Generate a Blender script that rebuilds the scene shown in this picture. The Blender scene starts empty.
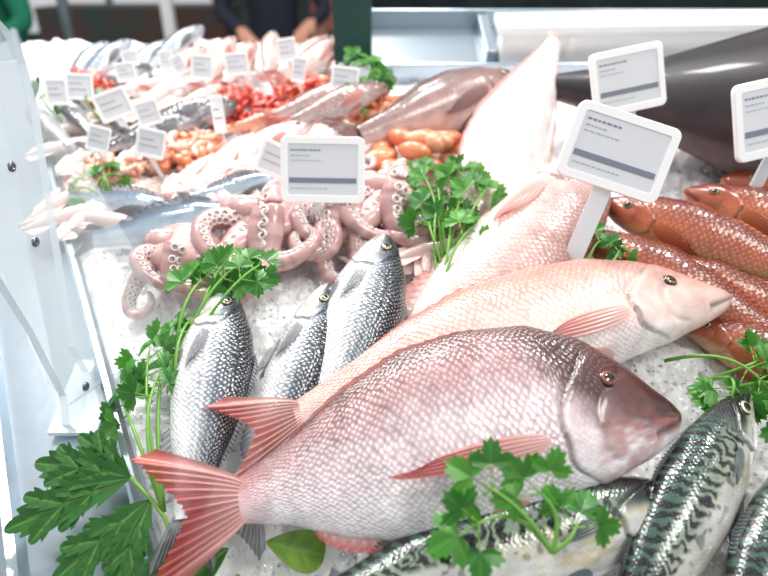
import bpy, math, random
import numpy as np
from mathutils import Vector, Matrix
random.seed(7); rng=np.random.default_rng(7)
CAM_Z=1.35; HB=.55; SLOPE=math.radians(20); PITCH=math.radians(28)
# bed frame -> world : the display bed is a plane tilted up 20 deg toward the back
BED=Matrix.Translation((0,0,CAM_Z))@Matrix.Rotation(SLOPE,4,'X')@Matrix.Translation((0,0,-HB))
BEDn=np.array(BED)
def sr(r,g,b):
    f=lambda c:(c/255/12.92) if c<=10 else ((c/255+.055)/1.055)**2.4
    return np.array([f(r),f(g),f(b)])
def nrm(a):
    a=np.array(a,float); return a/np.linalg.norm(a)
def sst(a,b,x):
    t=np.clip((x-a)/(b-a),0,1); return t*t*(3-2*t)
_tab=rng.random((64,64))
def vn(x,y,seed=0):
    x=np.asarray(x,float)+seed*7.3; y=np.asarray(y,float)+seed*3.1
    xi=np.floor(x).astype(int); yi=np.floor(y).astype(int); fx=x-xi; fy=y-yi
    fx=fx*fx*(3-2*fx); fy=fy*fy*(3-2*fy)
    g=lambda i,j:_tab[i%64,j%64]
    return (g(xi,yi)*(1-fx)+g(xi+1,yi)*fx)*(1-fy)+(g(xi,yi+1)*(1-fx)+g(xi+1,yi+1)*fx)*fy

# ---------------------------------------------------------------- materials
def new_mat(name):
    m=bpy.data.materials.new(name); m.use_nodes=True
    nt=m.node_tree; b=nt.nodes['Principled BSDF']; return m,nt,b
def simple(name,col,rough=.5,metal=0,trans=0,coat=0,noise=None,bump=0,bscale=40,ior=1.45,alpha=1,sss=0):
    m,nt,b=new_mat(name)
    b.inputs['Base Color'].default_value=(*col,1); b.inputs['Roughness'].default_value=rough
    b.inputs['Metallic'].default_value=metal; b.inputs['Transmission Weight'].default_value=trans
    b.inputs['Coat Weight'].default_value=coat; b.inputs['IOR'].default_value=ior; b.inputs['Alpha'].default_value=alpha
    if noise is not None or bump:
        tc=nt.nodes.new('ShaderNodeTexCoord'); n=nt.nodes.new('ShaderNodeTexNoise'); n.inputs['Scale'].default_value=bscale; n.inputs['Detail'].default_value=6
        nt.links.new(tc.outputs['Object'],n.inputs['Vector'])
        if noise is not None:
            mx=nt.nodes.new('ShaderNodeMix'); mx.data_type='RGBA'
            mx.inputs[6].default_value=(*col,1); mx.inputs[7].default_value=(*noise,1)
            rp=nt.nodes.new('ShaderNodeMapRange'); rp.inputs[1].default_value=.35; rp.inputs[2].default_value=.65
            nt.links.new(n.outputs['Fac'],rp.inputs[0]); nt.links.new(rp.outputs[0],mx.inputs[0]); nt.links.new(mx.outputs[2],b.inputs['Base Color'])
        if bump:
            bp=nt.nodes.new('ShaderNodeBump'); bp.inputs['Strength'].default_value=bump; bp.inputs['Distance'].default_value=.003
            nt.links.new(n.outputs['Fac'],bp.inputs['Height']); nt.links.new(bp.outputs[0],b.inputs['Normal'])
    return m
def fish_mat(name,contrast=.35,metal=.0,rough=.32,bump=.5,light=(1,1,1),coat=.55,rand=.38,spec=.5):
    m,nt,b=new_mat(name); N=nt.nodes; Lk=nt.links
    at=N.new('ShaderNodeAttribute'); at.attribute_name='Col'
    uv=N.new('ShaderNodeUVMap'); uv.uv_map='UVMap'
    tc=N.new('ShaderNodeTexCoord'); no=N.new('ShaderNodeTexNoise'); no.inputs['Scale'].default_value=55; no.inputs['Detail'].default_value=5; Lk.new(tc.outputs['Object'],no.inputs['Vector'])
    mp=N.new('ShaderNodeMapping'); mp.inputs['Rotation'].default_value=(0,0,math.radians(45)); Lk.new(uv.outputs[0],mp.inputs[0])
    dis=N.new('ShaderNodeVectorMath'); dis.operation='MULTIPLY_ADD'; dis.inputs[1].default_value=(1.6,1.6,0); Lk.new(no.outputs['Color'],dis.inputs[0]); Lk.new(mp.outputs[0],dis.inputs[2])
    vo=N.new('ShaderNodeTexVoronoi'); vo.voronoi_dimensions='2D'; vo.inputs['Randomness'].default_value=rand; vo.inputs['Scale'].default_value=1; Lk.new(dis.outputs[0],vo.inputs['Vector'])
    r1=N.new('ShaderNodeMapRange'); r1.inputs[1].default_value=.22; r1.inputs[2].default_value=.66; Lk.new(vo.outputs['Distance'],r1.inputs[0])
    nb=N.new('ShaderNodeTexNoise'); nb.inputs['Scale'].default_value=22; Lk.new(tc.outputs['Object'],nb.inputs['Vector'])
    rb=N.new('ShaderNodeMapRange'); rb.inputs[1].default_value=.35; rb.inputs[2].default_value=.62; rb.inputs[3].default_value=.5; rb.inputs[4].default_value=1; Lk.new(nb.outputs['Fac'],rb.inputs[0])
    am=N.new('ShaderNodeMath'); am.operation='MULTIPLY'; Lk.new(rb.outputs[0],am.inputs[0]); Lk.new(at.outputs['Alpha'],am.inputs[1])
    mu=N.new('ShaderNodeMath'); mu.operation='MULTIPLY'; Lk.new(r1.outputs[0],mu.inputs[0]); Lk.new(am.outputs[0],mu.inputs[1])
    dk=N.new('ShaderNodeMix'); dk.data_type='RGBA'; dk.blend_type='MULTIPLY'; dk.inputs[7].default_value=(1-contrast,1-contrast,1-contrast*.95,1)
    Lk.new(mu.outputs[0],dk.inputs[0]); Lk.new(at.outputs['Color'],dk.inputs[6])
    r2=N.new('ShaderNodeMapRange'); r2.inputs[1].default_value=.30; r2.inputs[2].default_value=.04; r2.inputs[3].default_value=0; r2.inputs[4].default_value=contrast*1.2; Lk.new(vo.outputs['Distance'],r2.inputs[0])
    mu2=N.new('ShaderNodeMath'); mu2.operation='MULTIPLY'; Lk.new(r2.outputs[0],mu2.inputs[0]); Lk.new(am.outputs[0],mu2.inputs[1])
    lt=N.new('ShaderNodeMix'); lt.data_type='RGBA'; lt.inputs[7].default_value=(*light,1); Lk.new(mu2.outputs[0],lt.inputs[0]); Lk.new(dk.outputs[2],lt.inputs[6])
    r3=N.new('ShaderNodeMapRange'); r3.inputs[1].default_value=.3; r3.inputs[2].default_value=.7; r3.inputs[3].default_value=.80; r3.inputs[4].default_value=1.12; Lk.new(no.outputs['Fac'],r3.inputs[0])
    mm=N.new('ShaderNodeVectorMath'); mm.operation='SCALE'; Lk.new(lt.outputs[2],mm.inputs[0]); Lk.new(r3.outputs[0],mm.inputs['Scale'])
    Lk.new(mm.outputs[0],b.inputs['Base Color']); b.inputs['Specular IOR Level'].default_value=spec
    b.inputs['Metallic'].default_value=metal; b.inputs['Roughness'].default_value=rough; b.inputs['Coat Weight'].default_value=coat; b.inputs['Coat Roughness'].default_value=.08
    iv=N.new('ShaderNodeMath'); iv.operation='MULTIPLY'; Lk.new(vo.outputs['Distance'],iv.inputs[0]); Lk.new(at.outputs['Alpha'],iv.inputs[1])
    ad=N.new('ShaderNodeMath'); ad.operation='MULTIPLY_ADD'; ad.inputs[1].default_value=-1; Lk.new(iv.outputs[0],ad.inputs[0])
    n2=N.new('ShaderNodeMath'); n2.operation='MULTIPLY'; n2.inputs[1].default_value=.35; Lk.new(no.outputs['Fac'],n2.inputs[0]); Lk.new(n2.outputs[0],ad.inputs[2])
    bp=N.new('ShaderNodeBump'); bp.inputs['Strength'].default_value=bump; bp.inputs['Distance'].default_value=.0012; Lk.new(ad.outputs[0],bp.inputs['Height']); Lk.new(bp.outputs[0],b.inputs['Normal'])
    bp2=N.new('ShaderNodeBump'); bp2.inputs['Strength'].default_value=bump*.6; bp2.inputs['Distance'].default_value=.0012; Lk.new(ad.outputs[0],bp2.inputs['Height']); Lk.new(bp2.outputs[0],b.inputs['Coat Normal'])
    return m
def attr_mat(name,rough=.35,coat=.3,transl=0,bump=0,bscale=200,sss=0,thin=0):
    m,nt,b=new_mat(name); N=nt.nodes; Lk=nt.links
    at=N.new('ShaderNodeAttribute'); at.attribute_name='Col'; Lk.new(at.outputs['Color'],b.inputs['Base Color'])
    b.inputs['Roughness'].default_value=rough; b.inputs['Coat Weight'].default_value=coat; b.inputs['Coat Roughness'].default_value=.1
    if thin: b.inputs['Alpha'].default_value=1-thin
    if sss:
        b.inputs['Subsurface Weight'].default_value=sss; b.inputs['Subsurface Radius'].default_value=(.01,.004,.003); b.inputs['Subsurface Scale'].default_value=.8
    if bump:
        tc=N.new('ShaderNodeTexCoord'); no=N.new('ShaderNodeTexNoise'); no.inputs['Scale'].default_value=bscale; Lk.new(tc.outputs['Object'],no.inputs['Vector'])
        bp=N.new('ShaderNodeBump'); bp.inputs['Strength'].default_value=bump; bp.inputs['Distance'].default_value=.001; Lk.new(no.outputs['Fac'],bp.inputs['Height']); Lk.new(bp.outputs[0],b.inputs['Normal'])
    if transl:
        tr=N.new('ShaderNodeBsdfTranslucent'); Lk.new(at.outputs['Color'],tr.inputs['Color'])
        ms=N.new('ShaderNodeMixShader'); ms.inputs[0].default_value=transl
        Lk.new(b.outputs[0],ms.inputs[1]); Lk.new(tr.outputs[0],ms.inputs[2]); Lk.new(ms.outputs[0],N['Material Output'].inputs['Surface'])
    return m
M_snap=fish_mat('snapper_skin',.42,0,.30,.8,coat=.6,spec=.4)
M_pink=fish_mat('pink_fish_skin',.22,0,.28,.5,coat=.65)
M_bass=fish_mat('bass_skin',.45,.3,.26,.6)
M_mack=fish_mat('mackerel_skin',.08,.25,.18,.2,coat=.8)
M_dark=fish_mat('tuna_skin',.02,.0,.42,.25,coat=.15,spec=.3)
M_fin=attr_mat('fin_membrane',.35,.5,.25,thin=.22)
M_eye=attr_mat('fish_eye',.06,1)
M_octo=attr_mat('octopus_skin',.26,.9,0,.5,260,.25)
M_shell=attr_mat('seafood_skin',.3,.5,0,.3,200,.1)
M_leaf=attr_mat('parsley_leaf',.40,.15,.28,.4,300)
M_white=simple('tag_plastic',sr(250,250,250),.35)
M_screen=simple('tag_screen',sr(220,223,227),.3,coat=.5)
M_ink=simple('tag_ink',sr(124,132,146),.4)
M_ink2=simple('tag_ink_pale',sr(170,175,182),.4)
M_acr=simple('frosted_acrylic',(.86,.91,.95),.2,coat=.5,alpha=.6)
M_steel=simple('brushed_steel',sr(178,190,200),.3,metal=.85,bump=.15,bscale=25)
M_bolt=simple('steel_bolt',sr(120,125,130),.25,metal=1)

# ---------------------------------------------------------------- mesh builder
COL=bpy.context.scene.collection
class MBd:
    def __init__(s): s.v=[];s.f=[];s.m=[];s.c=[];s.uv=[];s.n=0
    def add(s,V,F,mat=0,C=None,UV=None):
        V=np.asarray(V,float).reshape(-1,3); n=len(V)
        if C is None: C=np.ones((n,4))
        C=np.asarray(C,float)
        if C.ndim==1: C=np.tile(C,(n,1))
        if C.shape[1]==3: C=np.hstack([C,np.zeros((n,1))])
        if UV is None: UV=np.zeros((n,2))
        s.v.append(V);s.c.append(C);s.uv.append(UV)
        for f in F: s.f.append([i+s.n for i in f]); s.m.append(mat)
        s.n+=n
    def grid(s,P,mat=0,C=None,UV=None,closed=False):
        P=np.asarray(P); a,b=P.shape[:2]
        F=[]
        for i in range(a-1):
            for j in range(b if closed else b-1):
                k=(j+1)%b
                F.append((i*b+j,i*b+k,(i+1)*b+k,(i+1)*b+j))
        s.add(P.reshape(-1,3),F,mat,None if C is None else np.asarray(C).reshape(a*b,-1) if np.ndim(C)>1 else C,None if UV is None else np.asarray(UV).reshape(-1,2))
    def build(s,name,mats,bed=True,smooth=True,parent=None,loc=(0,0,0),rz=0):
        V=np.vstack(s.v);C=np.vstack(s.c);UV=np.vstack(s.uv)
        if rz: V=V@np.array(Matrix.Rotation(rz,3,'Z')).T
        V=V+np.array(loc)
        if bed: V=V@BEDn[:3,:3].T+BEDn[:3,3]
        org=V.mean(0)
        me=bpy.data.meshes.new(name); me.from_pydata((V-org).tolist(),[],s.f); me.update()
        me.polygons.foreach_set('material_index',s.m)
        if smooth: me.polygons.foreach_set('use_smooth',[True]*len(s.f))
        ca=me.color_attributes.new('Col','FLOAT_COLOR','POINT'); ca.data.foreach_set('color',C.ravel())
        ul=me.uv_layers.new(name='UVMap'); li=np.empty(len(me.loops),int); me.loops.foreach_get('vertex_index',li); ul.data.foreach_set('uv',UV[li].ravel())
        for m in mats: me.materials.append(m)
        o=bpy.data.objects.new(name,me); COL.objects.link(o); o.location=org
        if parent: o.parent=parent
        return o
def tube(mb,pts,rad,mat=0,C=None,nseg=8,cap=True):
    P=np.asarray(pts,float); n=len(P); rad=np.broadcast_to(rad,(n,)) if np.ndim(rad)<1 else np.asarray(rad)
    T=np.gradient(P,axis=0); T/=np.linalg.norm(T,axis=1)[:,None]+1e-12
    up=np.array([0,0,1.]); 
    if abs(T[0]@up)>.9: up=np.array([0,1.,0])
    N=up-T[0]*(up@T[0]); N/=np.linalg.norm(N); rows=[]
    a=np.linspace(0,2*np.pi,nseg,endpoint=False)
    for i in range(n):
        N=N-T[i]*(N@T[i]); N/=np.linalg.norm(N); B=np.cross(T[i],N)
        rows.append(P[i]+rad[i]*(np.cos(a)[:,None]*N+np.sin(a)[:,None]*B))
    if cap:
        rows=[np.tile(P[0],(nseg,1))]+rows+[np.tile(P[-1],(nseg,1))]
        if C is not None and np.ndim(C)==2: C=np.vstack([C[:1],C,C[-1:]])
    R=np.array(rows)
    if C is not None and np.ndim(C)==2: C=np.repeat(np.asarray(C)[:,None,:],nseg,axis=1)
    mb.grid(R,mat,C,closed=True)
def box(mb,c,s,mat=0,C=None):
    c=np.array(c);s=np.array(s)/2
    V=np.array([[x,y,z] for x in(-1,1) for y in(-1,1) for z in(-1,1)])*s
    mb.add(V+c,[(0,1,3,2),(4,6,7,5),(0,4,5,1),(2,3,7,6),(0,2,6,4),(1,5,7,3)],mat,C)

# ---------------------------------------------------------------- fish
GX=np.linspace(0,1,401)
def prof(pts,sm=21):
    x,y=zip(*pts); v=np.interp(GX,x,y); p=np.pad(v,sm,mode='reflect',reflect_type='odd')
    k=np.hanning(sm+2)[1:-1];k/=k.sum(); v=np.convolve(p,k,'same')[sm:-sm]
    return v*np.sqrt(1-(1-np.clip(GX/.035,0,1))**2)
PR={
'snap':(prof([(0,.024),(.04,.06),(.09,.125),(.18,.21),(.3,.262),(.45,.272),(.6,.25),(.75,.185),(.88,.105),(1,.046)]),
        prof([(0,.03),(.04,.055),(.1,.085),(.2,.115),(.35,.15),(.5,.168),(.65,.16),(.8,.115),(.9,.07),(1,.044)]),
        prof([(0,.03),(.05,.045),(.15,.08),(.3,.105),(.5,.10),(.7,.07),(.85,.04),(1,.016)])),
'bass':(prof([(0,.012),(.03,.028),(.1,.058),(.25,.10),(.4,.118),(.6,.102),(.8,.06),(1,.034)]),
        prof([(0,.014),(.03,.03),(.1,.06),(.3,.10),(.5,.105),(.7,.08),(.85,.05),(1,.034)]),
        prof([(0,.014),(.05,.03),(.12,.052),(.3,.078),(.5,.072),(.75,.045),(.9,.025),(1,.015)])),
'mack':(prof([(0,.006),(.04,.022),(.12,.052),(.28,.082),(.45,.09),(.65,.07),(.85,.028),(1,.012)]),
        prof([(0,.008),(.04,.024),(.12,.052),(.28,.085),(.45,.092),(.65,.07),(.85,.028),(1,.012)]),
        prof([(0,.01),(.05,.024),(.14,.045),(.3,.065),(.5,.066),(.7,.048),(.88,.02),(1,.008)])),
'skate':(prof([(0,.03),(.05,.07),(.15,.13),(.3,.165),(.45,.16),(.65,.115),(.8,.075),(.92,.045),(1,.03)]),
        prof([(0,.03),(.05,.07),(.15,.13),(.3,.165),(.45,.16),(.65,.115),(.8,.075),(.92,.045),(1,.03)]),
        prof([(0,.03),(.1,.06),(.3,.085),(.6,.08),(.85,.05),(1,.02)])),
}
def fish(name,S,T,D,kind,colf,mat,dep=1,thk=1,bend=0,ns=150,nt=90,scale=.006,eye=(.13,.33,.024),iris=None,
         tail=(.2,.14,.55),fc=None,pect=(.3,-.15,.25,.05,.15),dors=((.3,.85,.06),),anal=((.66,.85,.05),),opr=.27,seed=0,finlets=False,mouth=.09,sides=(1,-1),pelv=True,scales=1,gill=1):
    S=np.array(S,float);T=np.array(T,float); L=np.linalg.norm(S-T); X=(S-T)/L
    D=np.array(D,float); D=nrm(D-X*(D@X)); Z=np.cross(X,D)
    tp,bt,th=PR[kind]; tp=tp*dep*L; bt=bt*dep*L; th=th*thk*L
    top=lambda s:np.interp(s,GX,tp); bot=lambda s:np.interp(s,GX,bt); thf=lambda s:np.interp(s,GX,th)
    def W(x,y,z):
        s=1-np.asarray(x)/L; b=bend*L*4*s*(1-s)
        return T+np.asarray(x)[...,None]*X+(np.asarray(y)+b)[...,None]*D+np.asarray(z)[...,None]*Z
    def zs(x,y):
        s=np.clip(1-x/L,0,1); h=np.where(y>0,top(s),bot(s)); yn=np.clip(y/np.maximum(h,1e-5),-.97,.97)
        return thf(s)*(1-yn*yn)**.56
    mb=MBd()
    u=np.linspace(0,1,ns); s=u**1.25; th_=np.linspace(-np.pi,np.pi,nt+1)
    Sg,Tg=np.meshgrid(s,th_,indexing='ij'); yn=np.cos(Tg); sn=np.sin(Tg)
    zz=np.sign(sn)*np.abs(sn)**1.12
    sop=opr-.10*(yn+.1)**2-.05*np.clip(yn,0,1)+.006*np.sin(yn*9)
    d=Sg-sop; r=np.where(d<0,sst(-.09,-.004,d),0)*.009*gill
    r=r-np.exp(-(d/.006)**2)*.005*gill
    d2=Sg-(sop-.085); r+= -np.exp(-(d2/.010)**2)*.0025*(np.abs(yn)<.75)*gill
    my=-.12-1.9*Sg-(.25); ml=(Sg<mouth); dm=(yn-my)/.14; mo=np.exp(-dm**2)*ml*sst(0,.012,Sg)
    r=r-mo*.010
    if eye: r-= .004*np.exp(-(((Sg-eye[0])/(eye[2]*1.5))**2+((yn-eye[1])*top(Sg)/L/(eye[2]*1.5))**2))
    r=r*L*np.clip(Sg*12,0,1)*np.abs(sn)**.5
    y=np.where(yn>0,top(Sg),bot(Sg))*yn+r*yn*.6; z=thf(Sg)*zz+r*sn
    x=L*(1-Sg)
    col=colf(Sg,yn,Tg,seed)
    dark=np.clip((np.exp(-(d/.005)**2)*.6*sst(.95,.6,np.abs(yn))+np.exp(-(d2/.008)**2)*.18*sst(.8,.5,np.abs(yn)))*gill+mo*.8,0,1)[...,None]
    col=col*(1-dark*.8)
    al=sst(-.01,.03,d)*sst(1.0,.97,Sg)*scales+.25*scales*sst(.02,-.02,d)*sst(-.11,-.05,d)
    C=np.concatenate([col,al[...,None]],-1)
    per=(top(.45)+bot(.45))*1.15
    UV=np.stack([x/scale,Tg/np.pi*per/scale],-1)
    P=W(x,y,z); mb.grid(P,0,C,UV)
    if eye:
        se,ye,re=eye; re=re*L; iris=sr(150,115,60) if iris is None else iris
        xe=L*(1-se); yy=ye*top(se); 
        for sd in sides:
            zc=float(zs(np.array(xe),np.array(yy)))*sd
            nn=nrm([.22,ye*.55,sd]); e1=nrm(np.cross([0,1,0],nn)); e2=np.cross(nn,e1)
            rr=np.linspace(0,1,17); aa=np.linspace(0,2*np.pi,28,endpoint=False)
            R,A=np.meshgrid(rr,aa,indexing='ij')
            hgt=re*(.55*np.sqrt(np.clip(1-(R*.97)**2,0,1))-.16)
            loc=np.array([xe,yy,zc])+ (R*np.cos(A)*re)[...,None]*e1*1.08+(R*np.sin(A)*re)[...,None]*e2+hgt[...,None]*nn
            c=np.where((R<.62)[...,None],sr(8,8,12),np.where((R<.82)[...,None],iris*(.6+.6*vn(A*3,R*6)[...,None]),sr(44,32,30)))
            mb.grid(W(loc[...,0],loc[...,1],loc[...,2]),2,c,closed=True)
    fc=fc or (sr(220,160,155),sr(212,125,118)); 
    def fcol(R,V,n):
        c=fc[0]*(1-R[...,None])+fc[1]*R[...,None]; k=.80+.28*np.abs(np.sin(V*n)); return c*k[...,None]
    tl,tsp,fk=tail; tl*=L;tsp*=L
    if tl>0:
        V_,R_=np.meshgrid(np.linspace(-1,1,121),np.linspace(0,1,14),indexing='ij')
        leng=tl*((1-fk)+fk*np.abs(V_)**1.25)*(1-.05*np.abs(np.sin(V_*37)))*(1-.25*sst(.93,1,np.abs(V_)))
        yy=V_*(top(1)*.9)+V_*(tsp-top(1))*R_**.85
        xx=.012*L-R_*leng
        zz_=np.sin(V_*38)*.0016*L/.3*(.3+R_)+.012*L*np.sin(R_*3+seed)+ .016*L*np.sin(V_*2.5+seed)*R_
        mb.grid(W(xx,yy,zz_),1,fcol(R_,V_,38))
    def ridge(s1,s2,h,sg,n=13):
        A_,R2=np.meshgrid(np.linspace(0,1,n*6+1),np.linspace(0,1,6),indexing='ij')
        ss=s1+(s2-s1)*A_; hb=np.where(sg>0,top(ss),bot(ss))
        hh=h*L*(np.sin(np.pi*np.clip(A_*.93+.07,0,1)**.8)**.5)*(.8+.2*np.abs(np.cos(A_*n*np.pi)))
        xx=L*(1-ss)-R2*hh*.75; yy=sg*(hb*.97+R2*hh*.72); zz=.0012*np.sin(A_*n*2*np.pi)*R2+.012*L*R2**2*math.sin(seed+1)
        mb.grid(W(xx,yy,zz),1,fcol(R2,A_,n*np.pi))
    for q in dors: ridge(*q,1)
    for q in anal: ridge(*q,-1,8)
    if finlets:
        for sg in(1,-1):
            for k in range(6):
                ss=.80+.032*k; hb=float(top(ss)) 
                A_,R2=np.meshgrid(np.linspace(0,1,5),np.linspace(0,1,4),indexing='ij')
                xx=L*(1-ss)-A_*.012*L-R2*.022*L; yy=sg*(hb*.9+R2*.02*L*(1-A_)); mb.grid(W(xx,yy,xx*0),1,fcol(R2,A_,3))
    def leaffin(s0,y0,l,w,a,sd,lift=.01):
        R2,V2=np.meshgrid(np.linspace(0,1,24),np.linspace(-1,1,31),indexing='ij')
        sh=1.35*R2**.45*(1-R2)**.55+.14*(1-R2)
        al_=l*L*R2*(1-.12*V2); ac=w*L*V2*sh
        x0=L*(1-s0); yb=y0*(top(s0) if y0>0 else bot(s0))
        xx=x0-al_*math.cos(a)-ac*math.sin(a); yy=yb-al_*math.sin(a)+ac*math.cos(a)
        zz=(zs(xx,yy)+.004*L+lift*L*R2**1.5+.0025*L*np.sin(V2*18)*R2)*sd
        mb.grid(W(xx,yy,zz),1,fcol(R2,V2,18))
    if pect:
        for sd in sides: leaffin(pect[0],pect[1],pect[2],pect[3],pect[4],sd)
    if pelv:
        for sd in sides: leaffin(pect[0]+.06,-.86,.15,.035,.25,sd,.0)
    return mb.build(name,[mat,M_fin,M_eye])

def c3(a): return np.array(a)[None,None,:]
def mixc(a,b,t): t=np.asarray(t)[...,None]; return a*(1-t)+b*t
def col_snapper(s,yn,th,seed):
    n=vn(s*14,yn*4,seed)*.5+vn(s*40,yn*12,seed+1)*.5; n2=vn(s*90,yn*26,seed+2)
    c=mixc(c3(sr(246,240,241)),c3(sr(224,204,207)),sst(-.75,.1,yn+.3*(n-.5)))
    c=mixc(c,c3(sr(172,130,130)),sst(.1,.8,yn+.35*(n-.5)))
    c=mixc(c,c3(sr(112,76,74)),sst(.75,1.0,yn+.15*(n-.5)))
    h=sst(.34,.22,s-.07*np.clip(yn,0,1))*sst(-.5,.1,yn+.4*(n-.5)+(.14-s)*2.4)
    c=mixc(c,c3(sr(72,34,28)),h*.95)
    c=mixc(c,c3(sr(56,28,28)),sst(.10,.04,s)*.85*sst(-1,-.4,yn))
    c=mixc(c,c3(sr(184,118,112)),sst(.30,.2,s)*sst(.3,-.3,yn)*.6*sst(.3,.7,n))
    c=mixc(c,c3(sr(205,130,132)),sst(.9,1,s)*.5)
    return c*(.86+.28*n2[...,None])
def mk_pink(back,mid,bel,headc):
    back,mid,bel,headc=[c3(sr(*q)) for q in(back,mid,bel,headc)]
    def f(s,yn,th,seed):
        n=vn(s*10,yn*3,seed)*.6+vn(s*50,yn*14,seed+1)*.4
        c=mixc(bel,mid,sst(-.8,0,yn+.3*(n-.5))); c=mixc(c,back,sst(.0,.85,yn+.35*(n-.5)))
        c=mixc(c,headc,sst(.27,.1,s)*.6); return c*(.86+.28*n[...,None])
    return f
col_pink=mk_pink((200,144,130),(232,202,192),(246,236,232),(212,170,158))
col_pinkgrey=mk_pink((180,134,126),(218,186,178),(238,226,220),(190,140,130))
col_pale=mk_pink((238,206,202),(244,228,224),(246,238,234),(236,202,198))
col_orange=mk_pink((116,48,28),(188,98,60),(224,172,126),(144,58,38))
col_mullet=mk_pink((190,90,60),(222,140,100),(238,190,160),(196,90,64))
col_brown=mk_pink((110,82,80),(158,126,122),(206,186,180),(120,88,84))
col_blue=mk_pink((92,112,132),(178,192,204),(232,236,240),(140,150,165))
col_grey=mk_pink((96,98,104),(160,160,162),(224,222,218),(120,118,120))
col_dk=mk_pink((48,50,58),(96,98,104),(190,190,190),(66,66,72))
def col_tuna(s,yn,th,seed):
    n=vn(s*30,yn*3,seed)*.5+vn(s*8,yn*3,seed+1)*.5
    c=mixc(c3(sr(100,80,78)),c3(sr(60,48,50)),sst(-.4,.2,yn)); c=mixc(c,c3(sr(32,26,32)),sst(.2,.8,yn))
    return c*(.7+.6*n[...,None])
def col_bass(s,yn,th,seed):
    n=vn(s*16,yn*5,seed)*.5+vn(s*60,yn*16,seed+1)*.5
    c=mixc(c3(sr(246,246,244)),c3(sr(210,214,218)),sst(-.55,-.05,yn+.2*(n-.5)))
    c=mixc(c,c3(sr(112,120,130)),sst(-.05,.4,yn+.2*(n-.5))); c=mixc(c,c3(sr(34,40,50)),sst(.3,.7,yn+.2*(n-.5)))
    rows=.5+.5*np.cos(th*30); k=1-.4*rows*sst(-.45,.2,yn)*sst(.26,.3,s); c=c*k[...,None]
    c=mixc(c,c3(sr(56,60,68)),sst(.28,.12,s)*sst(-.1,.4,yn)*.85)
    c=mixc(c,c3(sr(186,180,165)),sst(.28,.2,s)*sst(.1,-.3,yn)*.5)
    return c
def col_mack(s,yn,th,seed):
    n=vn(s*12,yn*5,seed)*.5+vn(s*50,yn*16,seed+1)*.5
    w=vn(s*26,yn*4.5,seed+3); w2=vn(s*70,yn*12,seed+5)
    ph=s*185+np.sin(yn*8+w*5)*2.2+w*5.0+w2*2.8
    st=sst(-.35,.1,np.sin(ph))*sst(-.05,.12,yn+.25*(w-.5))*sst(.17,.24,s)
    base=mixc(c3(sr(240,238,232)),c3(sr(204,206,198)),sst(-.7,-.1,yn+.3*(n-.5)))
    base=mixc(base,c3(sr(134,152,132)),sst(-.05,.25,yn)); base=mixc(base,c3(sr(58,86,76)),sst(.3,.8,yn))
    base=mixc(base,c3(sr(214,196,136)),sst(.5,.75,n)*sst(.3,-.1,yn)*.6)
    base=mixc(base,c3(sr(26,30,30)),sst(.24,.15,s)*sst(-.15,.3,yn))
    sp=sst(.66,.76,vn(s*60,yn*9,seed+9))*sst(-.5,-.1,yn)*sst(.15,0,yn)*.6*sst(.25,.3,s)
    return mixc(base,c3(sr(6,10,12)),np.clip(st*.97+sp,0,1))

red=(sr(232,186,180),sr(196,72,70))
fish('red_snapper',(.262,.272,.080),(-.118,.198,.070),(0,.93,.36),'snap',col_snapper,M_snap,dep=1.0,thk=.85,bend=.01,ns=300,nt=200,scale=.0045,
     eye=(.165,.50,.019),iris=sr(150,78,36),tail=(.25,.155,.5),fc=red,pect=(.34,-.10,.31,.034,.02),dors=((.42,.88,.014),),anal=((.68,.85,.035),),opr=.31,seed=1)
pk=(sr(236,198,190),sr(212,128,120))
fish('sea_bream',(.379,.432,.055),(-.080,.275,.070),(-.2,.93,.22),'snap',col_pink,M_pink,dep=.62,thk=.66,bend=.02,ns=200,nt=120,scale=.005,
     eye=(.155,.42,.015),iris=sr(150,120,70),tail=(.18,.10,.5),fc=pk,pect=(.3,-.1,.2,.03,.05),dors=((.36,.85,.01),),opr=.29,seed=2)
fish('sea_bream',(.290,.700,.055),(.0,.335,.035),(.75,-.6,.1),'snap',col_pinkgrey,M_pink,dep=.68,thk=.85,ns=180,nt=110,scale=.005,
     eye=(.13,.4,.02),tail=(.15,.08,.5),fc=pk,pect=(.3,-.1,.2,.035,.05),dors=((.36,.85,.015),),seed=3)
fish('skate_wing',(.110,.560,.03),(.275,.945,.095),(-.9,-.3,.35),'skate',col_pale,M_pink,dep=.95,thk=.9,ns=150,nt=90,scale=.007,
     eye=None,tail=(.06,.04,.2),fc=(sr(244,218,212),sr(238,190,184)),dors=((.1,.9,.02),),anal=((.1,.9,.02),),pect=None,pelv=False,scales=0,gill=0,mouth=0,seed=4)
gf=(sr(150,152,158),sr(110,112,118))
bs_=dict(kind='bass',colf=col_bass,mat=M_bass,ns=200,nt=140,scale=.0038,eye=(.13,.36,.024),iris=sr(180,170,130),tail=(.18,.11,.4),fc=gf,pect=(.29,-.15,.17,.035,.25),dors=((.36,.56,.03),(.62,.82,.03)))
fish('sea_bass',(-.178,.452,.05),(-.165,.192,.045),(.95,.1,.02),dep=1.38,thk=1.2,seed=5,**bs_)
fish('sea_bass',(-.062,.457,.05),(-.117,.205,.045),(.95,-.1,.12),dep=1.15,thk=1.15,seed=6,**bs_)
fish('sea_bass',(.002,.532,.055),(-.058,.265,.05),(.95,-.15,.02),dep=1.42,thk=1.25,seed=7,**bs_)
mf=(sr(120,130,130),sr(70,80,84))
mk=dict(kind='mack',colf=col_mack,mat=M_mack,ns=420,nt=170,scale=.003,eye=(.10,.30,.022),iris=sr(206,200,160),tail=(.13,.10,.8),fc=mf,pect=(.25,.0,.11,.022,.1),dors=((.33,.5,.03),(.62,.74,.025)),anal=((.64,.76,.025),),opr=.22,finlets=True)
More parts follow.
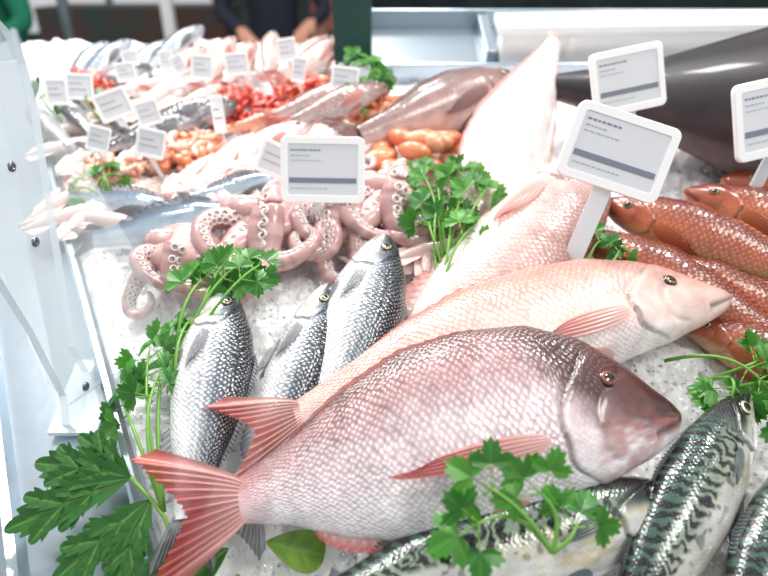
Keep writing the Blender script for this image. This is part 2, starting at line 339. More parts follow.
fish('mackerel',(.350,.312,.055),(.145,.070,.045),(-.60,.50,.45),dep=1.35,thk=1.3,seed=8,**mk)
fish('mackerel',(.266,.216,.050),(-.10,.112,.045),(-.1,.80,.25),dep=1.25,thk=1.2,seed=9,**mk)
fish('mackerel',(.395,.262,.045),(.205,.020,.035),(-.60,.50,.5),dep=1.35,thk=1.3,seed=10,**mk)
of=(sr(205,120,74),sr(170,70,44))
for i,(a,b_,dp,dd) in enumerate([((.282,.605,.045),(.500,.455,.05),1.1,(.3,.5,.75)),((.245,.560,.035),(.44,.375,.035),1.0,(.3,.5,.75)),((.385,.61,.06),(.60,.48,.05),1.15,(.3,.6,.7)),((.335,.43,.02),(.50,.30,.03),1.1,(.3,.6,.7)),((.46,.66,.04),(.70,.55,.04),1.1,(.3,.6,.7)),((.31,.53,.025),(.50,.40,.025),1.0,(.3,.5,.75)),((.40,.55,.03),(.60,.41,.03),1.1,(.3,.6,.7))]):
    fish('gurnard',a,b_,dd,'bass',col_orange,M_pink,dep=dp*1.1,thk=1.5,scale=.005,eye=(.13,.4,.020),tail=(.15,.07,.3),fc=of,pect=(.28,-.2,.2,.05,.2),dors=((.3,.5,.02),(.54,.9,.02)),seed=20+i)
fish('tuna',(1.14,.555,.150),(.265,.850,.070),(0,-.1,1),'mack',col_tuna,M_dark,dep=1.75,thk=2.9,bend=.0,ns=160,nt=100,scale=.02,tail=(.0,.1,.8),fc=(sr(60,52,56),sr(40,36,40)),seed=11,pelv=False,pect=None,dors=(),anal=(),scales=0)
fish('grouper',(.225,.915,.05),(-.035,.755,.045),(-.4,.7,.6),'bass',col_brown,M_pink,dep=1.35,thk=1.4,scale=.006,fc=(sr(160,124,120),sr(130,96,94)),dors=((.3,.85,.02),),scales=.4,seed=12)
fish('blue_whiting',(-.15,.585,.03),(-.365,.55,.03),(0,.8,.6),'bass',col_blue,M_mack,dep=1.45,thk=1.4,scale=.005,fc=gf,seed=13,tail=(.15,.09,.5),scales=.5)
fish('blue_whiting',(-.115,.668,.03),(-.262,.632,.03),(0,.8,.6),'bass',col_blue,M_mack,dep=1.2,thk=1.2,scale=.005,fc=gf,seed=14,tail=(.15,.09,.5))
fish('blue_whiting',(-.255,.60,.025),(-.43,.64,.025),(0,.8,.6),'bass',col_blue,M_mack,dep=1.1,thk=1.2,scale=.005,fc=gf,seed=15,tail=(.15,.09,.5))
def row(name,start,step,n,vec,colf,kind='bass',dep=1.2,L=.16,jit=.01,mat=None,seed=0,z=.03,fcc=None):
    for i in range(n):
        c=np.array(start)+np.array(step)*i+rng.normal(0,jit,2)
        v=nrm(np.array(vec)+rng.normal(0,.12,2))*L/2
        fish(name,(*(c+v),z+.01*(i%2)),(*(c-v),z),(-v[1]*8,v[0]*8,.4),kind,colf,mat or M_pink,dep=dep,thk=1.3,ns=60,nt=40,seed=seed+i,fc=fcc,dors=((.3,.85,.02),))
row('horse_mackerel',(-.345,.80),(.028,.012),3,(.75,.45),col_dk,L=.17,mat=M_bass,seed=30,fcc=gf)
row('red_mullet',(-.17,.815),(.034,.012),3,(.9,.4),col_mullet,L=.15,seed=40)
row('sea_robin',(-.085,.86),(.02,-.02),2,(.8,.5),col_brown,L=.17,seed=45,z=.045)
row('haddock',(-.52,.80),(.03,.03),3,(-.5,.7),col_grey,L=.15,seed=50,fcc=gf)
row('red_bream',(-.34,.99),(.045,.01),4,(.2,.9),col_pink,L=.15,seed=60)
row('trout',(-.16,1.02),(.04,.0),2,(.5,.8),col_pinkgrey,L=.16,seed=70)
row('pollock',(-.53,.99),(.05,.02),4,(.4,.9),col_blue,L=.15,seed=80,fcc=gf)
row('monkfish_tail',(-.23,.715),(.045,.03),3,(.55,.8),col_pale,L=.17,seed=90,z=.025)

# ---------------------------------------------------------------- octopus
def octopus(name,c,seed,arms,r0=.012):
    r=np.random.default_rng(seed); mb=MBd(); skin=sr(214,174,168); dk=sr(146,100,106); suc=sr(238,218,212)
    A,B=np.meshgrid(np.linspace(0,np.pi,24),np.linspace(0,2*np.pi,32,endpoint=False),indexing='ij')
    R=.036*(1+.12*np.sin(3*B)*np.sin(A)); P=np.stack([c[0]+R*1.25*np.cos(A),c[1]+R*np.sin(A)*np.cos(B),c[2]+.006+R*.7*np.sin(A)*np.sin(B)],-1)
    n=vn(P[...,0]*150,P[...,1]*150); mb.grid(P,0,mixc(c3(skin),c3(dk),n*.7),closed=True)
    for k,(ph,k0,k1,ln) in enumerate(arms):
        m=100; l=np.linspace(0,1,m); head=ph+k0*l+k1*l**2.2+.35*np.sin(l*9+k*2)
        dx=np.cos(head)*ln/m; dy=np.sin(head)*ln/m
        rad=r0*(1-l)**.75*.95+.0018
        z=c[2]-.018+rad+.014*np.sin(l*7+k)*(1-l*.5)+.009*(k%3)
        P=np.stack([c[0]+np.cumsum(dx)+.012*math.cos(ph),c[1]+np.cumsum(dy)+.012*math.sin(ph),np.maximum(z,rad*.8)],-1)
        n=vn(l*30,l*0+k)[:,None]; C=skin*(1-n*.7)+dk*n*.7
        tube(mb,P,rad,0,C,14)
        T=np.gradient(P,axis=0); T/=np.linalg.norm(T,axis=1)[:,None]; i=3
        sgn=np.sign(k1+k0) or 1
        while i<m-3:
            t=T[i]; up=np.array([0,0,1.]); lat=nrm(np.cross(up,t)); upn=np.cross(t,lat)
            for q in(.15,.80):
                ang=q+.35; nn=nrm(upn*math.cos(ang)+lat*math.sin(ang)*sgn)
                rs=rad[i]*.34; ctr=P[i]+nn*rad[i]*.95; e1=t; e2=np.cross(nn,t)
                rr=np.array([1.15,1.1,.85,.5,.15]); hh=np.array([-.3,.45,.6,.15,.0]); aa=np.linspace(0,2*np.pi,9,endpoint=False)
                Q=ctr+rs*(rr[:,None,None]*(np.cos(aa)[None,:,None]*e1+np.sin(aa)[None,:,None]*e2)+hh[:,None,None]*nn)
                cc=np.repeat(np.array([suc*.95,suc,suc,dk*1.1,dk*.8])[:,None],9,1)
                mb.grid(Q,0,cc,closed=True)
            step=rad[i]*.8; i+=max(1,int(round(step/(ln/m))))
    return mb.build(name,[M_octo])
octopus('octopus',(-.145,.575,.035),1,[(-2.6,.6,4,.19),(2.9,-.5,-4.5,.20),(-1.6,.8,5,.17),(-.7,.6,5,.17),(.3,-.6,-5,.17),(3.4,.9,5,.21),(-2.1,-1,-5,.18),(1.2,1,5,.15),(-1.1,-.6,-5,.16),(3.0,.3,4.5,.17)],.0155)
octopus('octopus',(.015,.625,.035),2,[(-2.6,.6,4.5,.18),(2.9,-.5,-5,.17),(-1.6,1.2,5,.17),(-.9,-.8,-5.5,.17),(.2,-.6,-5,.17),(3.5,.9,5,.19),(-2.1,-1,-5,.18),(1.0,1,5,.14)],.0155)
octopus('octopus',(-.245,.525,.03),3,[(-2.8,.6,4.5,.14),(2.9,-.5,-5,.13),(-1.6,1.2,5,.14),(-.4,-.8,-5.5,.17),(.3,.8,4.5,.15),(3.6,.9,5,.12)],.0125)
octopus('octopus',(-.06,.60,.03),4,[(-2.2,.6,4.5,.16),(2.9,-.5,-5,.15),(-1.4,-1.2,-5,.15),(-.4,-.8,-5.5,.17),(.3,.8,4.5,.15),(3.6,.9,5,.14)],.0140)

# ---------------------------------------------------------------- small seafood piles
def prawn(mb,c,a,sz,cola,roll,r):
    m=22; l=np.linspace(0,1,m); bend=2.6; ang=a+bend*(l-.2)*np.where(l>.2,1,0)
    dx=np.cos(ang)*sz/m; dy=np.sin(ang)*sz/m
    P2=np.stack([np.cumsum(dx),np.cumsum(dy),np.zeros(m)],-1); P2-=P2.mean(0)
    Rm=np.array(Matrix.Rotation(roll,3,Vector((math.cos(a),math.sin(a),0))))
    P=P2@Rm.T+c
    rad=sz*(.14*np.interp(l,[0,.08,.3,.8,1],[.2,.8,1.1,.7,.35]))*(1+.07*np.sin(l*40))
    C=cola*(1-.25*np.abs(np.sin(l*20)))[:,None]
    tube(mb,P,rad,0,C,8)
    T=nrm(P[-1]-P[-3]); N=nrm(np.cross(T,[.1,.2,1])); 
    for q in(-.5,0,.5):
        d=nrm(T+N*q); w=nrm(np.cross(d,[0,0,1]))*sz*.035
        mb.add([P[-1],P[-1]+d*sz*.1+w,P[-1]+d*sz*.16,P[-1]+d*sz*.1-w],[(0,1,2,3)],0,cola*.9)
    H=nrm(P[0]-P[2])
    for q in(-.4,.3):
        d=nrm(H+np.array([r.normal()*.3,q,.3])); pts=[P[0]+d*sz*.5*t+np.array([0,0,-.15*sz*t*t]) for t in np.linspace(0,1,7)]
        tube(mb,pts,sz*.007,0,cola*.8,4)
    for k in range(5):
        p=P[4+k*2]; d=nrm(np.cross(H,[0,0,1]))*sz*.1; tube(mb,[p,p+d*.6+[0,0,-.2*rad[5]],p+d-H*sz*.05],sz*.01,0,cola*.85,4)
def pile(name,c,ext,n,sz,cols,seed,zmax=.03):
    r=np.random.default_rng(seed); mb=MBd()
    for i in range(n):
        u,v=r.uniform(-1,1,2)
        while u*u+v*v>1: u,v=r.uniform(-1,1,2)
        z=.008+zmax*(1-u*u-v*v)*r.uniform(.5,1)
        prawn(mb,np.array([c[0]+u*ext[0],c[1]+v*ext[1],z+c[2]]),r.uniform(0,6.28),sz*r.uniform(.8,1.2),cols[r.integers(len(cols))],r.normal()*.5,r)
    return mb.build(name,[M_shell])
OR=[sr(242,150,104),sr(246,176,138),sr(234,128,84)]
RD=[sr(214,60,40),sr(226,84,58),sr(196,48,36)]
PK=[sr(240,180,155),sr(236,160,132),sr(245,205,188)]
# mound of salmon roe : lobed sacs packed with small eggs
r=np.random.default_rng(12); mb=MBd()
for i in range(26):
    u,v=r.uniform(-1,1,2)
    while u*u+v*v>1: u,v=r.uniform(-1,1,2)
    ctr=np.array([.058+u*.078,.735+v*.038,.014+.042*(1-u*u-v*v)]); a=r.uniform(-.6,.6); sx,sy,sz_=r.uniform(.016,.026),r.uniform(.010,.015),r.uniform(.010,.014)
    A,B=np.meshgrid(np.linspace(0,np.pi,40),np.linspace(0,2*np.pi,60,endpoint=False),indexing='ij')
    egg=1+.06*np.abs(np.sin(A*19)*np.sin(B*14))
    x_=sx*np.cos(A)*egg; y_=sy*np.sin(A)*np.cos(B)*egg; z_=sz_*np.sin(A)*np.sin(B)*egg
    P=np.stack([ctr[0]+x_*math.cos(a)-y_*math.sin(a),ctr[1]+x_*math.sin(a)+y_*math.cos(a),ctr[2]+z_],-1)
    k=np.abs(np.sin(A*19)*np.sin(B*14)); base=OR[r.integers(3)]
    mb.grid(P,0,mixc(c3(base*.62),c3(np.minimum(base*1.05,1)),k**.5),closed=True)
mb.build('salmon_roe_mound',[M_shell])
pile('prawn_pile',(-.292,.755,0),(.06,.045,1),80,.045,OR+PK,2,.03)
pile('crayfish_pile',(-.235,.885,0),(.065,.04,1),80,.045,RD,3,.03)
pile('prawn_pile',(-.005,.865,0),(.05,.03,1),70,.04,OR,4,.04)
pile('crayfish_pile',(-.50,.935,0),(.05,.04,1),50,.05,OR+RD,5,.03)
pile('prawn_pile',(-.395,.705,0),(.05,.035,1),50,.045,PK,6,.025)
pile('crayfish_pile',(-.13,.93,0),(.05,.03,1),50,.045,RD+OR,8,.03)
def squid_pile(name,c,ext,n,L,seed,base):
    r=np.random.default_rng(seed); mb=MBd()
    for i in range(n):
        p=np.array([c[0]+r.uniform(-1,1)*ext[0],c[1]+r.uniform(-1,1)*ext[1],.015+.012*r.random()]); a=r.normal(.6,.5); d=np.array([math.cos(a),math.sin(a),0])
        l=np.linspace(0,1,18); P=p+np.outer((l-.5)*L,d)+np.outer(np.sin(l*3)*.006,[-d[1],d[0],0])
        cc=base*r.uniform(.88,1.03)
        tube(mb,P,L*.11*np.interp(l,[0,.3,.7,1],[.15,.8,1,.75]),0,cc,12)
        w=np.array([-d[1],d[0],0])
        for sg in(-1,1):
            mb.add([P[0],P[2]+sg*w*L*.16,P[6]+sg*w*L*.17+[0,0,.004],P[8]+sg*w*L*.06],[(0,1,2,3)],0,cc)
        for k in range(7):
            q=(k-3)/3; pts=[P[-1]+d*L*.45*t+w*q*L*.09*(1+t)+[0,0,-.008*t] for t in np.linspace(0,1,8)]+w*np.sin(np.linspace(0,5,8)+k)[:,None]*L*.02
            tube(mb,pts,np.linspace(L*.02,L*.005,8),0,cc*.93,5)
    return mb.build(name,[M_shell])
squid_pile('squid_pile',(-.42,.62,0),(.06,.03),8,.11,1,sr(232,204,196))
squid_pile('squid_pile',(-.235,.665,0),(.06,.03),8,.11,2,sr(240,222,214))
squid_pile('squid_pile',(-.42,.77,0),(.07,.04),11,.11,3,sr(228,212,206))
squid_pile('squid_pile',(-.38,.87,0),(.08,.05),11,.12,4,sr(232,208,202))
squid_pile('cuttlefish_pile',(.050,.545,0),(.03,.03),5,.09,5,sr(246,214,208))

# ---------------------------------------------------------------- parsley
G1,G2,G3=sr(78,150,46),sr(38,108,32),sr(128,180,74)
def leaflet(mb,p,d,n,sz,r,serr=.11):
    d=nrm(d); n=nrm(np.array(n)-d*(np.dot(n,d))); w=np.cross(n,d)
    ph=np.linspace(-2.25,2.25,49); rad=(.56+.44*np.abs(np.cos(ph*2.1))**.7)*(1+serr*np.cos(ph*19))*np.interp(np.abs(ph),[0,1.4,2.25],[1,.95,.4])
    rr=np.array([.02,.35,.7,1.]); PH,RR=np.meshgrid(ph,rr,indexing='ij'); R=rad[:,None]*RR*sz*.66
    curl=r.uniform(-.4,.25)
    x=R*np.cos(PH)+.38*sz; y=R*np.sin(PH)
    zz=curl*(R**2)/sz*1.3+.09*sz*np.abs(np.sin(PH*2.1))*RR*r.uniform(.5,1.2)
    P=np.array(p)+x[...,None]*d+y[...,None]*w+zz[...,None]*n
    t=r.random(); base=G1*(1-t)+G2*t
    vein=np.exp(-(np.sin(PH*2.1)/.15)**2)[...,None]*.3
    C=base*(1-vein)+G3*vein; C=C*(.85+.25*RR[...,None])
    mb.grid(P,0,C)
    tube(mb,[p,np.array(p)+d*sz*.38],sz*.018,0,G3,5)
def sprig(mb,base,tip,sz,r,up=(0,-.5,.9),sag=.02,pairs=2):
    base=np.array(base,float);tip=np.array(tip,float); t=np.linspace(0,1,14)[:,None]
    P=base*(1-t)+tip*t+np.array([0,0,1])*sag*4*t*(1-t)+nrm(np.cross(tip-base,[0,0,1]))*r.normal()*.008*np.sin(t*3)
    tube(mb,P,np.linspace(.0021,.0012,14),0,sr(124,180,78),6)
    d=nrm(P[-1]-P[-3]); w=nrm(np.cross(up,d))
    leaflet(mb,P[-1],d,up+r.normal(0,.2,3),sz,r)
    for k in range(pairs):
        q=P[-1-2*(k+1)+1]
        for sg in(-1,1):
            dd=nrm(d*.55+w*sg+r.normal(0,.15,3)); e=q+dd*sz*.25; tube(mb,[q,e],.0009,0,G3,5)
            leaflet(mb,e,dd,np.array(up)+r.normal(0,.28,3),sz*(.85+.12*k),r)
def parsley(name,items,seed,sz=.03,pairs=2):
    r=np.random.default_rng(seed); mb=MBd()
    for it in items: sprig(mb,it[0],it[1],it[2] if len(it)>2 else sz,r,pairs=pairs,sag=it[3] if len(it)>3 else .02)
    return mb.build(name,[M_leaf])
b0=(-.192,.205,.03)
parsley('parsley_bunch',[(b0,(-.262,.318,.03)),(b0,(-.222,.335,.05)),(b0,(-.230,.405,.03)),((-.215,.35,.03),(-.200,.455,.06)),((-.215,.36,.03),(-.160,.462,.075)),
  (b0,(-.245,.37,.04)),((-.2,.3,.03),(-.205,.40,.055),.026),((-.21,.36,.03),(-.185,.475,.06)),((-.21,.36,.03),(-.135,.452,.085),.028)],1,.032)
parsley('parsley_bunch',[((.06,.42,.03),(.085,.575,.06)),((.06,.42,.03),(.108,.53,.07)),((.062,.45,.03),(.072,.60,.06)),((.075,.5,.04),(.072,.655,.06)),((.075,.5,.04),(.125,.585,.08)),
  ((.075,.5,.04),(.10,.62,.08)),((.07,.48,.04),(.055,.55,.06)),((.07,.5,.04),(.045,.655,.06),.026)],2,.034)
parsley('parsley_sprig',[((.120,.146,.106),(.062,.157,.118),.034,.003),((.120,.146,.106),(.074,.184,.130),.032,.003),((.120,.146,.106),(.110,.182,.128),.032,.003),((.120,.146,.106),(.138,.162,.116),.030,.003)],3,.036,pairs=1)
parsley('parsley_sprig',[((.295,.365,.03),(.365,.315,.06),.032),((.33,.34,.03),(.325,.30,.06),.032),((.35,.33,.03),(.385,.285,.065),.034),((.33,.34,.03),(.37,.345,.06),.03),((.36,.31,.04),(.375,.26,.06),.032),((.36,.31,.04),(.395,.32,.06),.032)],4,.03)
parsley('parsley_sprig',[((.225,.45,.03),(.250,.50,.075),.028),((.225,.45,.03),(.265,.485,.075),.026)],5,.02,pairs=1)
parsley('parsley_sprig',[((-.37,.63,.02),(-.395,.66,.03),.03),((-.37,.63,.02),(-.42,.64,.03),.026),((-.37,.63,.02),(-.37,.68,.03),.026)],6,.03)
parsley('parsley_bunch',[((-.03,.83,.03),(-.035,.895,.06),.035),((-.03,.83,.03),(-.01,.90,.07),.035),((-.03,.83,.03),(-.055,.88,.06),.03),((-.03,.83,.03),(-.03,.93,.07),.035)],7,.035)
parsley('parsley_sprig',[((-.51,.83,.02),(-.53,.87,.04),.035),((-.44,.82,.02),(-.46,.86,.05),.03)],8,.035)
# celery leaf : flat palmate leaves, pointed toothed lobes
def lobe(mb,p,d,n,L,Wd,r,droop,base=None,teeth=5):
    d=nrm(d); n=nrm(np.array(n)-d*np.dot(n,d)); w=np.cross(n,d)
    A,V=np.meshgrid(np.linspace(0,1,90),np.linspace(-1,1,11),indexing='ij')
    wd=Wd*(np.sin(np.pi*np.clip(A,0,1)**.85)**.8)*(1+.45*(((A*teeth)%1)-.6))
    x=A*L+np.abs(V)*wd*.7; P=np.array(p)+x[...,None]*d+(V*wd)[...,None]*w+(np.abs(V)*wd*.22-droop*L*A**2)[...,None]*n
    v=np.exp(-(V/.07)**2)[...,None]*.45; n_=vn(A*14,V*2+5)[...,None]
    b_=sr(44,104,36) if base is None else base
    mb.grid(P,0,(b_*(.75+.4*n_))*(1-v)+sr(140,185,90)*v)
def palmate(mb,p0,tips,nn,r):
    p0=np.array(p0,float)
    for tx,W_ in tips:
        q=np.array(tx); d=nrm(q-p0); L_=np.linalg.norm(q-p0); lobe(mb,p0,d,nn,L_,W_,r,.05)
        for t,sg in((.30,1),(.30,-1),(.52,1),(.52,-1)):
            w=nrm(np.cross(nn,d)); lobe(mb,p0+d*L_*t+np.array([0,0,.0008]),nrm(d+w*sg*.65),nn,L_*.34,W_*.5,r,.04,teeth=3)
r=np.random.default_rng(5); mb=MBd(); nn=(-.05,-.25,.95)
palmate(mb,(-.225,.232,.040),[((-.330,.190,.028),.018),((-.318,.246,.042),.017),((-.285,.272,.046),.013)],nn,r)
palmate(mb,(-.205,.215,.034),[((-.275,.150,.022),.017),((-.222,.140,.022),.016)],nn,r)
tube(mb,[(-.225,.232,.040),(-.205,.215,.034),(-.19,.20,.03),(-.16,.15,.03)],.002,0,G3,6)
mb.build('celery_leaf',[M_leaf])
mb=MBd()
for p,d,L_ in [((-.13,.175,.03),(-.6,-.5,0),.06),((-.12,.155,.03),(.2,-.8,0),.05),((-.10,.18,.03),(.9,-.2,0),.05),((-.17,.19,.03),(-.3,-.8,0),.06)]:
    lobe(mb,p,d,(0,-.3,1),L_,.018,r,.2,sr(110,150,50) if L_<.055 else None,1)
mb.build('basil_leaves',[M_leaf])

# ---------------------------------------------------------------- price tags
def rrect(w,h,rad,n=5):
    out=[]
    for cx,cy,a0 in((w/2-rad,h/2-rad,0),(-w/2+rad,h/2-rad,90),(-w/2+rad,-h/2+rad,180),(w/2-rad,-h/2+rad,270)):
        for k in range(n+1):
            a=math.radians(a0+90*k/n); out.append((cx+rad*math.cos(a),cy+rad*math.sin(a)))
    return np.array(out)
def price_tag(c,w,h,base,roll=0,tilt=50,yaw=0,full=True):
    c=np.array(c,float)
    Rm=np.array(Matrix.Rotation(math.radians(yaw),3,'Z')@Matrix.Rotation(math.radians(tilt),3,'X')@Matrix.Rotation(math.radians(roll),3,'Z'))
    mb=MBd(); T=lambda p:np.asarray(p)@Rm.T+c
    th=.006*w/.1; o=rrect(w,h,.08*w); i=rrect(w*.84,h*.78,.03*w); n=len(o)
    z=lambda p,zz:np.hstack([p,np.full((len(p),1),zz)])
    rings=np.array([z(o*.94,-th/2),z(o,-th/2+.0008),z(o,th/2-.0008),z(o*.985,th/2),z(i,th/2),z(i*.99,th/2-.0012)])
    mb.grid(T(rings),0,closed=True)
    mb.add(T(z(o*.94,-th/2)),[tuple(range(n))[::-1]],0)
    mb.add(T(z(i*.99,th/2-.0012)),[tuple(range(n))],1)
    def bar(x0,y0,x1,y1,m):
        zz=th/2-.0008; mb.add(T([(x0*w,y0*h,zz),(x1*w,y0*h,zz),(x1*w,y1*h,zz),(x0*w,y1*h,zz)]),[(0,1,2,3)],m)
    rr=np.random.default_rng(int(abs(c[0])*1e4))
    if full:
        bar(-.40,-.20,.40,-.12,2)
        for yy,x1,m,hh in((.28,-.05,2,.025),(.20,-.18,3,.02),(.13,-.05,3,.015),(-.29,.05,3,.015)):
            x=-.38
            while x<x1:
                l=rr.uniform(.02,.05); bar(x,yy,x+l,yy+hh,m); x+=l+.012
    else:
        bar(-.36,.1,.1,.14,3); bar(-.36,-.12,.25,-.08,3)
    base=np.array(base,float); top=T([(0,-h*.42,-th*.6)])[0]; sw=w*.09; e=Rm[:,0]*sw; f=Rm[:,2]*.0014
    V=[base-e-f,base+e-f,base+e+f,base-e+f,top-e-f,top+e-f,top+e+f,top-e+f]
    mb.add(V,[(0,1,2,3),(4,7,6,5),(0,4,5,1),(1,5,6,2),(2,6,7,3),(3,7,4,0)],4)
    return mb.build('price_tag',[M_white,M_screen,M_ink,M_ink2,M_acr],smooth=False)
price_tag((-.075,.60,.10),.103,.080,(-.098,.565,.01),roll=-1,tilt=52)
price_tag((.257,.552,.16),.116,.084,(.203,.462,.045),roll=-15,tilt=50,yaw=-5)
price_tag((.314,.716,.155),.098,.080,(.34,.66,.02),roll=7,tilt=56,yaw=8)
price_tag((.475,.640,.150),.115,.092,(.47,.60,.02),roll=5,tilt=55,yaw=12)
for x,y,w,h,ro in [(-.061,.871,.044,.04,-8),(-.1625,.969,.032,.038,5),(-.136,.902,.022,.04,-12),(-.239,.92,.038,.036,0),(-.293,.91,.034,.04,-10),(-.402,.798,.05,.042,12),
  (-.345,.776,.034,.036,8),(-.321,.70,.038,.04,-20),(-.396,.71,.03,.036,-25),(-.47,.85,.04,.04,-12),(-.2415,.773,.018,.055,0),(-.143,.66,.05,.045,-28),(-.412,.895,.03,.03,0),(-.357,.935,.022,.03,0),(-.333,.92,.02,.03,15),(-.5,.835,.03,.04,-10),(-.417,.94,.025,.025,0)]:
    price_tag((x,y,.07),w,h,(x+.01,y-.01,0),roll=ro,tilt=58,yaw=-x*40,full=False)

# ---------------------------------------------------------------- ice bed, counter
edge=lambda Y:-.184-.535*(Y-.161)
mb=MBd(); U,Yg=np.meshgrid(np.linspace(0,1,260),np.linspace(-.05,1.15,180),indexing='ij')
Xg=edge(Yg)+U*(1.2-edge(Yg)); Zg=.020*vn(Xg*18,Yg*18)+.010*vn(Xg*60,Yg*60,2)+.005*vn(Xg*150,Yg*150,4)-.022
mb.grid(np.stack([Xg,Yg,Zg],-1),0)
M_ice,nt_,bs=new_mat('crushed_ice'); bs.inputs['Base Color'].default_value=(*sr(250,251,253),1); bs.inputs['Roughness'].default_value=.25
bs.inputs['Subsurface Weight'].default_value=.6; bs.inputs['Subsurface Radius'].default_value=(.014,.015,.016); bs.inputs['Subsurface Scale'].default_value=1
tc=nt_.nodes.new('ShaderNodeTexCoord'); vo=nt_.nodes.new('ShaderNodeTexVoronoi'); vo.inputs['Scale'].default_value=220; nt_.links.new(tc.outputs['Object'],vo.inputs['Vector'])
bp=nt_.nodes.new('ShaderNodeBump'); bp.inputs['Strength'].default_value=.3; bp.inputs['Distance'].default_value=.002; nt_.links.new(vo.outputs['Distance'],bp.inputs['Height']); nt_.links.new(bp.outputs[0],bs.inputs['Normal'])
r=np.random.default_rng(3); PHI=1.618
ico=np.array([(-1,PHI,0),(1,PHI,0),(-1,-PHI,0),(1,-PHI,0),(0,-1,PHI),(0,1,PHI),(0,-1,-PHI),(0,1,-PHI),(PHI,0,-1),(PHI,0,1),(-PHI,0,-1),(-PHI,0,1)])/1.9
icf=[(0,11,5),(0,5,1),(0,1,7),(0,7,10),(0,10,11),(1,5,9),(5,11,4),(11,10,2),(10,7,6),(7,1,8),(3,9,4),(3,4,2),(3,2,6),(3,6,8),(3,8,9),(4,9,5),(2,4,11),(6,2,10),(8,6,7),(9,8,1)]
for i in range(9000):
    Y=r.uniform(.1,.75); X=r.uniform(edge(Y)+.005,.65); s_=r.uniform(.001,.0030)
    zb=.020*float(vn(X*18,Y*18))+.010*float(vn(X*60,Y*60,2))-.019
    mb.add(ico*s_*r.uniform(.5,1.3,(12,3))*r.uniform(.6,1.3,3)+[X,Y,zb+s_*.3],icf,0)
mb.build('ice_bed',[M_ice],smooth=False)
def wpt(p): v=BED@Vector(p); return np.array(v)
mb=MBd(); poly=[(edge(-.05),-.05),(1.22,-.05),(1.22,1.17),(edge(1.17),1.17)]
tops=np.array([wpt((x,y,-.025)) for x,y in poly]); bots=tops.copy(); bots[:,2]=0
mb.add(np.vstack([tops,bots]),[(0,1,2,3)]+[(i,i+4,(i+1)%4+4,(i+1)%4) for i in range(4)],0)
mb.build('display_counter',[simple('counter_panel',sr(150,160,165),.4,metal=.3)],bed=False,smooth=False)
mb=MBd(); o=np.array([-1,-.535,0])/np.linalg.norm([1,.535])
a=np.array([edge(-.05),-.05,0]); b=np.array([edge(1.17),1.17,0])
secs=[(0.0,-.03),(0,.012),(.004,.016),(.010,.016),(.014,.012),(.016,-.004),(.06,-.010),(.11,-.012),(.115,0.0),(.122,.004),(.129,0),(.131,-.02),(.135,-.25)]
rows=[]
for t in np.linspace(0,1,30): rows.append([a*(1-t)+b*t+o*q+np.array([0,0,z]) for q,z in secs])
mb.grid(np.array(rows),0); mb.build('steel_counter_rim',[M_steel],smooth=False)
mb=MBd(); box(mb,(.57,1.085,-.01),(1.30,.19,.05)); box(mb,(.57,.992,.02),(1.30,.006,.03)); box(mb,(.57,1.175,.025),(1.30,.008,.05)); box(mb,(.19,1.09,.03),(.02,.15,.03))
ob=mb.build('steel_shelf',[M_steel],smooth=False); m=ob.modifiers.new('b','BEVEL'); m.width=.003; m.segments=2
par=bpy.data.objects.new('sneeze_guard',None); COL.objects.link(par)
mb=MBd(); pl=[(.300,-.005),(.385,-.005),(.385,.006),(.362,.014),(.372,.045),(.548,.215),(.575,.25),(.583,.28),(.575,.31),(.55,.33),(.50,.34),(.42,.335),(.385,.22),(.350,.10),(.322,.03),(.300,.012)]
n=len(pl); xf=lambda z:-.316-.2*z
V=[(xf(z)-.004,y,z) for y,z in pl]+[(xf(z)+.004,y,z) for y,z in pl]
mb.add(V,[tuple(range(n)),tuple(range(n,2*n))[::-1]],0); mb.add(V,[(i,(i+1)%n,(i+1)%n+n,i+n) for i in range(n)],1)
box(mb,(-.316,.342,-.002),(.05,.09,.006),1)
M_glass=simple('acrylic_bracket',(.74,.82,.87),.1,alpha=.22,coat=.3)
M_gedge=simple('acrylic_edge',(.80,.90,.94),.15,alpha=.75,coat=.5)
mb.build('bracket_plate',[M_glass,M_gedge],smooth=False,parent=par)
mb=MBd(); Q=[(-.236,.425,.0),(-.345,.565,.17),(-.375,.60,.215),(-.385,.60,.24),(-.40,.57,.25),(-.42,.50,.25),(-.345,.34,.03),(-.33,.33,.0)]
n=len(Q); off=np.array([.0,.0,.003]); V=[np.array(q) for q in Q]+[np.array(q)+off for q in Q]
mb.add(V,[tuple(range(n)),tuple(range(n,2*n))[::-1]],0); mb.add(V,[(i,(i+1)%n,(i+1)%n+n,i+n) for i in range(n)],1)
mb.build('glass_sheet',[simple('guard_glass',(.85,.92,.94),.04,alpha=.12),M_gedge],smooth=False,parent=par)
mb=MBd()
for y,z in((.345,.012),(.425,.145),(.465,.205)):
    x=xf(z)+.004; A=np.linspace(0,2*np.pi,20,endpoint=False)
    R=np.array([[(x+h,y+rr*math.cos(t),z+rr*math.sin(t)) for t in A] for rr,h in((.005,0),(.005,.002),(.0038,.003),(.0026,.003),(.0024,.0015),(.0001,.0015))])
    mb.grid(R,0,closed=True)
mb.build('bolts',[M_bolt],parent=par)

# ---------------------------------------------------------------- surroundings (world frame)
def wbox(name,c,s,mat,bev=.004,rz=0):
    mb=MBd(); box(mb,(0,0,0),s); o=mb.build(name,[mat],bed=False,smooth=False,loc=c,rz=rz)
    if bev: m=o.modifiers.new('b','BEVEL'); m.width=bev; m.segments=2
    return o
